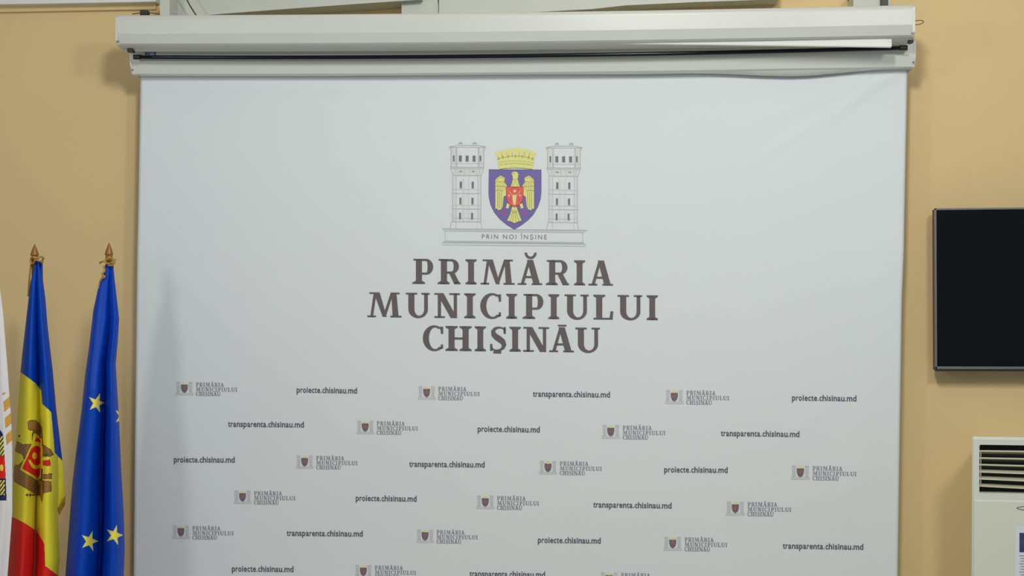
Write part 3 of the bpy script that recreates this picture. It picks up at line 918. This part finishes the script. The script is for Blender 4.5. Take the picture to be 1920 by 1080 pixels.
# louvres: thin bent blades
for n_, (py, tilt, dep) in enumerate(((845.6, 0.008, 0.030), (858.8, 0.006, 0.030), (871.2, 0.005, 0.030), (885.0, -0.004, 0.028), (898, -0.005, 0.028), (911.3, -0.004, 0.028))):
    bm = bmesh.new()
    z = at(1840, py, YA).z
    N = 14
    top, bt = [], []
    for k in range(N + 1):
        t = k / N
        x = gx0 + 0.001 + (gx1 - gx0 - 0.002) * t
        s = -0.006 * math.sin(math.pi * t) * (n_ - 0.5) / 4
        rowt = [bm.verts.new((x, YA + 0.004 + dep * u, z + s - tilt * u * 1.4 + 0.002 * (1 - u))) for u in (0, .5, 1)]
        rowb = [bm.verts.new((x, YA + 0.004 + dep * u, z + s - tilt * u * 1.4 - 0.0022 * (1 - .5 * u))) for u in (0, .5, 1)]
        top.append(rowt); bt.append(rowb)
    for k in range(N):
        for u in range(2):
            bm.faces.new((top[k][u], top[k + 1][u], top[k + 1][u + 1], top[k][u + 1]))
            bm.faces.new((bt[k][u], bt[k][u + 1], bt[k + 1][u + 1], bt[k + 1][u]))
        bm.faces.new((top[k][0], bt[k][0], bt[k + 1][0], top[k + 1][0]))
        bm.faces.new((top[k][2], top[k + 1][2], bt[k + 1][2], bt[k][2]))
    obj('louvre', bm, 'ac_slat', ac)
bm = bmesh.new()
p = at(1839.5, 845, YA)
tube(bm, [(p.x, YA + 0.003, gz1 - 0.020), (p.x, YA + 0.003, gz0 + 0.022)], 0.0013, 6)
obj('louvre_link', bm, 'ac_slat', ac)
# lower front panel, a raised skin with a seam above it
bm = bmesh.new()
pz = at(1840, 937.5, YA).z
box(bm, (ax + 0.004, YA - 0.004, 0.06), (ax + AW - 0.004, YA + 0.004, pz), 0.003)
panel = obj('front_panel', bm, 'ac_shell', ac)
# badge: raised oval ring cut by the frame edge
bm = bmesh.new()
b0 = at(1906.5, 952.5, YA - 0.004)
cxb = b0.x + 0.05
pts = [(cxb + 0.05 * math.cos(t), YA - 0.0045, b0.z + 0.0065 * math.sin(t)) for t in [2 * math.pi * k / 40 for k in range(41)]]
tube(bm, pts, 0.0011, 6)
obj('badge', bm, 'screw', panel)
# notice on the panel
YN = YA - 0.0055
n0 = at(1904.5, 987.5, YN)
notice = thing('paper_notice', 'white printed sheet with a dark blue picture stuck on the air conditioner front', 'notice', (n0.x + 0.1, YN, n0.z - 0.3))
bm = bmesh.new(); box(bm, (n0.x, YN, n0.z - 0.297), (n0.x + 0.21, YN + 0.0012, n0.z)); sheet = obj('sheet', bm, 'paper', notice)
i0 = at(1911.5, 999, YN - 0.0004); i1 = at(1911.5, 1035.5, YN - 0.0004)
bm = bmesh.new(); box(bm, (i0.x, YN - 0.0004, i1.z), (i0.x + 0.182, YN, i0.z)); obj('picture', bm, 'photo_blue', sheet)
bm = bmesh.new()
for k in range(24):
    z = i1.z - 0.012 - k * 0.0085
    x = i0.x + (0.004 if k % 3 else 0.0)
    box(bm, (x, YN - 0.0003, z), (i0.x + 0.18 - random.random() * 0.03, YN, z + 0.0022))
obj('text_lines', bm, 'ink_grey', sheet)

# ------------------------------------------------------------------ flags
def make_flag(name, label, px_pole, tip_py, finial_h, left, right, y_top, y_bot, Y, folds, depth, classify, mats, tilt=0.0, nx=150, step=1.15, edge_to=None):
    base = at(px_pole, 1000, Y)
    root = thing(name, label, 'flag', (base.x, Y, 0), 'flags standing beside the banner')
    tip = at(px_pole, tip_py, Y)
    zt = tip.z
    s = 1 / 590.0
    bm = bmesh.new()
    tube(bm, [(base.x, Y + 0.010, 0.05), (tip.x, Y + 0.002, zt - finial_h * s * 0.75)], 0.0105, 12)
    obj('pole', bm, 'pole', root, True)
    bm = bmesh.new()
    h = finial_h * s
    lathe(bm, (tip.x, Y), [(0.0, zt), (0.004, zt - h * .22), (0.0095, zt - h * .55), (0.0135, zt - h * .86), (0.0140, zt - h * .96), (0.0105, zt - h), (0.0105, zt - h * 1.08), (0.012, zt - h * 1.12), (0.012, zt - h * 1.5)], 18)
    obj('finial', bm, 'finial', root, True)
    bm = bmesh.new()
    lathe(bm, (base.x, Y), [(0.001, 0.0), (0.068, 0.0), (0.068, 0.02), (0.055, 0.035), (0.03, 0.05), (0.022, 0.12), (0.012, 0.125)], 32)
    obj('base', bm, 'base', root, True)
    # cloth: front skin classified by colour, a plain back skin closing it
    ny = int((y_bot - y_top) / step)
    cols = {}
    verts, ids = [], []
    for j in range(ny + 1):
        py = y_top + (y_bot - y_top) * j / ny
        t = min(1.0, (py - y_top) / (1080.0 - y_top))
        l, r = lerp_pts(left, py, 1), lerp_pts(right, py, 1)
        row = []
        for i in range(nx + 1):
            u = i / nx
            px = l + (r - l) * u
            y = Y - 0.010 - depth(t) * folds(u, t)
            row.append((at(px, py, y), px, py))
        verts.append(row)
    parts = {}
    for j in range(ny):
        for i in range(nx):
            cx = (verts[j][i][1] + verts[j][i + 1][1]) / 2
            cy = (verts[j][i][2] + verts[j + 1][i][2]) / 2
            part, mi = classify(cx, cy)
            parts.setdefault(part, []).append((j, i, mi))
    for part in sorted(parts, key=lambda q: (q != 'cloth', q)):
        bm = bmesh.new()
        vm = {}
        def V(j, i):
            if (j, i) not in vm: vm[(j, i)] = bm.verts.new(verts[j][i][0])
            return vm[(j, i)]
        for j, i, mi in parts[part]:
            f = bm.faces.new((V(j, i), V(j + 1, i), V(j + 1, i + 1), V(j, i + 1)))
            f.material_index = mi
            f.smooth = True
        if part == 'cloth':
            back = []
            for j in range(0, ny + 1, 4):
                a, b = verts[j][0][0], verts[j][nx][0]
                t = min(1.0, (verts[j][0][2] - y_top) / (1080.0 - y_top))
                row = []
                for k in range(9):
                    q = a.lerp(b, k / 8)
                    row.append(bm.verts.new((q.x, q.y + (0.016 + depth(t) * 0.5) * math.sin(math.pi * k / 8), q.z)))
                back.append((row, verts[j][0][2]))
            for (r0, y0), (r1, y1) in zip(back, back[1:]):
                for k in range(8):
                    f = bm.faces.new((r0[k], r0[k + 1], r1[k + 1], r1[k]))
                    f.smooth = True
                    f.material_index = classify(lerp_pts(left, y0, 1) + 1, y0)[1] if classify(lerp_pts(left, y0, 1) + 1, y0)[0] == 'cloth' else 0
        nm = part.split('#')[0]
        o = obj(nm, bm, mats, root, 'keep')
        if nm == 'cloth': cloth = o
    # stars and emblems belong to the cloth
    for o in list(root.children):
        if o.name.split('.')[0] in ('star', 'emblem', 'fringe'):
            o.parent = cloth
            o.matrix_parent_inverse = Matrix.Identity(4)
    return root, tip, zt

# --- the tricolour
ML = [(67, 487), (61, 512), (57, 530), (50, 590), (42, 660), (38, 700), (34, 760), (29, 830), (24.5, 900), (20, 960), (16, 1020), (12.5, 1080), (8, 1300)]
MR = [(69.5, 487), (76, 512), (80, 545), (85.5, 600), (92.5, 650), (98.5, 690), (104, 750), (108, 800), (108.5, 850), (108.5, 900), (108.5, 960), (110.5, 1010), (112, 1050), (109, 1080), (106, 1300)]
def F5(l): return [(x / 5.4, 760 + y / 5.4) for x, y in l]
E_HEAD = F5([(280, 165), (300, 152), (365, 148), (395, 185), (425, 220), (432, 300), (440, 400), (415, 420), (375, 330), (368, 290), (345, 276), (330, 330), (325, 375), (322, 300), (335, 255), (285, 250)])
E_WINGL = F5([(170, 360), (230, 395), (335, 388), (300, 450), (245, 555), (225, 500), (150, 465)])
E_LOW = F5([(135, 640), (150, 605), (190, 600), (220, 575), (240, 540), (205, 655), (255, 682), (300, 705), (385, 770), (400, 830), (398, 905), (345, 895), (250, 835), (145, 775), (130, 700)])
E_WINGR = F5([(430, 390), (520, 450), (545, 500), (500, 525), (432, 525)])
E_RED_O = F5([(370, 290), (425, 345), (415, 740), (388, 760), (200, 652)])
E_RED = F5([(372, 318), (412, 355), (406, 700), (385, 735), (222, 640)])
E_BITR = F5([(432, 562), (505, 548), (516, 600), (505, 618), (433, 608)])
E_FEA = F5([(432, 697), (528, 690), (522, 745), (432, 745)])
E_FEB = F5([(436, 760), (520, 770), (522, 872), (440, 890)])
E_NAVY = F5([(396, 640), (432, 640), (430, 765), (394, 765)])
E_DARK = F5([(395, 770), (440, 765), (440, 890), (425, 990), (398, 905)])
def circ(cx, cy, rx, ry, p):
    return ((p[0] - cx) / rx) ** 2 + ((p[1] - cy) / ry) ** 2
BLUE_EDGE = [(36, 695), (38.4, 697.6), (66, 718), (77, 732), (79, 757), (91, 768), (96, 773), (100, 815), (102.5, 848), (116, 864)]
RED_EDGE = [(10, 962), (21, 968), (47, 981), (68, 995), (79, 1012), (83, 1020), (85, 1061), (107, 1078), (130, 1095)]
MI = {'blue': 0, 'yellow': 1, 'red': 2, 'brown': 3, 'line': 4, 'green': 5, 'navy': 6}
def cls_md(px, py):
    p = (px, py)
    if 780 < py < 950:
        if inside(p, E_RED_O):
            if not inside(p, E_RED): return 'emblem', 1
            c = circ(65.2, 854.5, 4.6, 6.4, p)
            if c < 1: return 'emblem', 1
            c2, c3 = circ(67.5, 853.5, 15, 26, p), circ(68.5, 849.5, 13, 23, p)
            if c2 < 1 and c3 > 1 and py > 862: return 'emblem', 1
            if c2 < 1 and py < 842 and circ(68, 858, 13, 22, p) > 1: return 'emblem', 1
            return 'emblem', 2
        if inside(p, E_NAVY): return 'emblem', 6
        if inside(p, E_BITR): return 'emblem', 2 if edge_dist(p, E_BITR) > 0.5 else 4
        if circ(87, 853, 4.2, 3.2, p) < 1: return 'emblem', 5
        if inside(p, E_DARK): return 'emblem', 3 if edge_dist(p, E_DARK) > 0.9 else 4
        for q in (E_HEAD, E_WINGL, E_LOW, E_WINGR, E_FEA, E_FEB):
            if inside(p, q):
                if edge_dist(p, q) < 0.95: return 'emblem', 4
                if q is E_WINGL and (py - 0.18 * px) % 4.2 < 0.8: return 'emblem', 4
                if q is E_LOW and (py - 0.55 * px) % 5.0 < 0.9: return 'emblem', 4
                if q is E_HEAD and py > 806 and (py + 0.6 * px) % 3.2 < 0.8: return 'emblem', 4
                if q is E_WINGR and (py - 0.6 * px) % 4 < 0.8: return 'emblem', 4
                return 'emblem', 3
        if 926.5 < py < 929.3 and 48 < px < 76: return 'emblem', 4 if px % 6 < 4.5 else 3
        if 924.2 < py < 931.5 and (50 < px < 52 or 55.5 < px < 58): return 'emblem', 3
        if circ(36, 817.5, 2.4, 2.0, p) < 1: return 'emblem', 4
    if py < lerp_pts(BLUE_EDGE, px, 0) and not (px > 102.5 and py > 866): return 'cloth', 0
    if py > lerp_pts(RED_EDGE, px, 0): return 'cloth', 2
    return 'cloth', 1
def fold_md(u, t):
    v = 0.53
    a = 0.32 + 0.68 * min(1, t * 3)
    f = (max(0, math.sin(math.pi * (u / v) ** .85)) ** 0.65) if u < v else 0.72 * (max(0, math.sin(math.pi * (u - v) / (1 - v))) ** 0.75)
    gr = -0.16 * min(1, t * 2) * math.exp(-((u - v) / .05) ** 2)
    k = 0.07 * math.sin(u * 17 + 3 * t) * t
    return a * max(0, f) + gr + k * math.sin(math.pi * u)
fm, tip, zt = make_flag('national_flag', 'blue, yellow and red flag with a brown eagle, furled on its pole', 65, 457, 24, ML, MR, 487, 1300, -0.42, fold_md, lambda t: 0.012 + 0.095 * t ** .6, cls_md,
                    ['flag_blue', 'flag_yellow', 'flag_red', 'eagle_brown', 'eagle_line', 'emblem_green', 'emblem_navy'], nx=130)
# rear fold of the tricolour, with its fringed corner
def cloth_strip(root, left, right, y_top, y_bot, Y, cls, mats, name, bulge=0.012, nx=24):
    bm = bmesh.new()
    ny = int((y_bot - y_top) / 2)
    rows, cc = [], []
    for j in range(ny + 1):
        py = y_top + (y_bot - y_top) * j / ny
        l, r = lerp_pts(left, py, 1), lerp_pts(right, py, 1)
        rows.append([(bm.verts.new(at(l + (r - l) * i / nx, py, Y - bulge * math.sin(math.pi * (i / nx) * .9 + .2))), l + (r - l) * i / nx, py) for i in range(nx + 1)])
    for j in range(ny):
        for i in range(nx):
            f = bm.faces.new((rows[j][i][0], rows[j + 1][i][0], rows[j + 1][i + 1][0], rows[j][i + 1][0]))
            f.material_index = cls((rows[j][i][1] + rows[j][i + 1][1]) / 2, (rows[j][i][2] + rows[j + 1][i][2]) / 2)
            f.smooth = True
    o = obj(name, bm, mats, root, 'keep')
    sm = o.modifiers.new('thickness', 'SOLIDIFY'); sm.thickness = 0.002; sm.offset = 1
    return o
rear = cloth_strip(fm, [(74, 489), (80, 560), (88, 640), (95, 720), (100, 800), (100, 900), (101, 948), (101, 954)], [(79, 489), (79.5, 525), (84, 560), (88, 610), (96, 680), (104, 765), (112, 830), (116.5, 866), (120, 905), (121.5, 930), (121, 933), (110, 954)], 489, 952, -0.400,
                   lambda x, y: 0 if y < lerp_pts([(100, 846), (116, 864)], x, 0) else 1, ['flag_blue', 'flag_yellow'], 'rear_fold')
bm = bmesh.new()
for k in range(22):
    t = k / 21
    p0 = at(122 - 14 * t, 931 + 20 * t, -0.405); p1 = at(122.5 - 12 * t + random.uniform(-1, 1), 945 + 21 * t, -0.405)
    tube(bm, [p0, p0.lerp(p1, .5) + Vector((random.uniform(-.001, .001), -0.002, 0)), p1], [0.0022, 0.0018, 0.001], 5)
obj('fringe', bm, 'old_gold', rear)['label'] = 'dull gold fringe'
# cord bows under the finials
def cord(root, knots, r=0.0032):
    for k, pts in enumerate(knots):
        bm = bmesh.new()
        P = [at(x, y, Yc) for x, y, Yc in pts]
        # smooth the path
        Q = []
        for i in range(len(P) - 1):
            p0, p1, p2, p3 = P[max(i - 1, 0)], P[i], P[i + 1], P[min(i + 2, len(P) - 1)]
            for s in range(6):
                t = s / 6
                Q.append(0.5 * ((2 * p1) + (p2 - p0) * t + (2 * p0 - 5 * p1 + 4 * p2 - p3) * t * t + (3 * p1 - p0 - 3 * p2 + p3) * t ** 3))
        Q.append(P[-1])
        tube(bm, Q, r, 7)
        obj('cord', bm, 'old_gold', root, True)
cord(fm, [[(58, 486, -.44), (62, 482, -.45), (70, 484, -.45), (77, 481, -.44), (83, 485, -.43)], [(59, 483, -.44), (57, 490, -.44), (62, 494, -.44), (66, 488, -.45), (74, 489, -.45), (79, 492, -.43), (80, 486, -.42)],
          [(60, 487, -.42), (57, 505, -.425), (55, 525, -.425), (53.5, 548, -.42), (53, 556, -.42)]])
# --- the starred blue flag
EL = [(197, 496), (196, 505), (191, 520), (186, 530), (175, 581), (167, 650), (159, 707), (153, 768), (143, 844), (135.5, 907), (129, 992), (122.5, 1080), (112, 1300)]
ER = [(212.5, 496), (214.5, 520), (217.5, 546), (223.5, 598), (221, 640), (217, 682), (220, 732), (222.5, 775), (224, 800), (227, 875), (232, 960), (234, 1030), (232, 1080), (236, 1300)]
def SB(l): return [(x / 3.176, 740 + y / 3.176) for x, y in l]
def star_poly(tips):
    cx, cy = sum(p[0] for p in tips) / 5, sum(p[1] for p in tips) / 5
    out = []
    for k in range(5):
        a, b = tips[k], tips[(k + 1) % 5]
        mx, my = (a[0] + b[0]) / 2, (a[1] + b[1]) / 2
        out += [a, (cx + (mx - cx) * 0.472, cy + (my - cy) * 0.472)]
    return out
STARS = [star_poly(SB([(530, 15), (596, -8), (623, 48), (597, 108), (534, 90)])), star_poly(SB([(688, 92), (742, 78), (770, 128), (742, 182), (690, 165)])),
         star_poly(SB([(486, 835), (553, 810), (586, 872), (556, 933), (490, 912)])), star_poly(SB([(637, 803), (697, 774), (734, 836), (704, 899), (638, 872)])),
         star_poly(SB([(392, 780), (404, 770), (414, 800), (404, 815), (394, 810)]))]
def cls_eu(px, py):
    if 735 < py < 1036:
        for k, s in enumerate(STARS):
            if inside((px, py), s): return 'star#%d' % k, 1
    return 'cloth', 0
def fold_eu(u, t):
    v = 0.62 - 0.05 * t
    a = 0.35 + 0.65 * min(1, t * 2.5)
    f = (max(0, math.sin(math.pi * (u / v) ** .72)) ** 0.7) if u < v else 0.62 * (max(0, math.sin(math.pi * (u - v) / (1 - v))) ** 0.8)
    a, gr = a, -0.16 * min(1, t * 2) * math.exp(-((u - v) / .05) ** 2)
    k = 0.08 * math.sin(u * 14 + 4 * t)
    return a * max(0, f) + gr + k * math.sin(math.pi * u) * (1 - .5 * t)
fe, tip, zt = make_flag('starred_flag', 'deep blue flag with yellow stars, furled on its pole beside the banner', 204.5, 454, 26, EL, ER, 496, 1300, -0.40, fold_eu, lambda t: 0.014 + 0.125 * t ** .6, cls_eu,
                    ['flag_blue_eu', 'star'], nx=130)
cord(fe, [[(187, 493, -.42), (194, 490, -.43), (203, 494, -.43), (212, 491, -.43), (216, 486, -.42)], [(196, 493, -.43), (199, 486, -.43), (208, 484, -.43), (215, 489, -.43), (211, 497, -.43), (203, 497, -.43)],
          [(194, 499, -.42), (196, 508, -.425), (191, 514, -.43), (196, 519, -.43), (190, 523, -.43), (187, 532, -.42), (185, 541, -.42)]])
# --- the white flag, mostly outside the frame
WL = [(-18, 500), (-36, 600), (-60, 760), (-80, 950), (-95, 1080), (-120, 1300)]
WRr = [(-8, 500), (0, 543), (6, 590), (10, 640), (14, 690), (17, 735), (20, 770), (22, 808), (23, 840), (23, 960), (17, 1040), (14, 1080), (4, 1300)]
def cls_wh(px, py):
    if 736 < py < 836 and px > lerp_pts([(5, 742), (10, 800), (12, 836)], py, 1):
        q = (py + 0.9 * px) % 33
        return 'fringe', 1 if q < 21 else 0
    if 806 < py < 938 and px < lerp_pts([(0, 805), (6, 815), (9, 860), (11, 900), (12.3, 938)], py, 1):
        if 856 < py < 897 and px < 10:
            return 'emblem', 3 if circ(3, 877, 5, 9, (px, py)) > 0.45 else 4
        if (py * 0.8 + px * 1.1) % 7 < 3.6 and (py < 855 and py > 818 or 900 < py < 928) and px < 9: return 'emblem', 4
        return 'emblem', 2
    return 'cloth', 0
def fold_wh(u, t): return math.sin(math.pi * u) * .6 + 0.25 * math.cos(u * 22) * math.sin(math.pi * u)
make_flag('white_flag', 'white flag with a gold fringe at the left edge of the photo', -13, 456, 24, WL, WRr, 500, 1300, -0.60, fold_wh, lambda t: 0.008 + 0.04 * t, cls_wh,
          ['flag_white', 'gold_fringe', 'emblem_navy', 'flag_red', 'star'], nx=140)
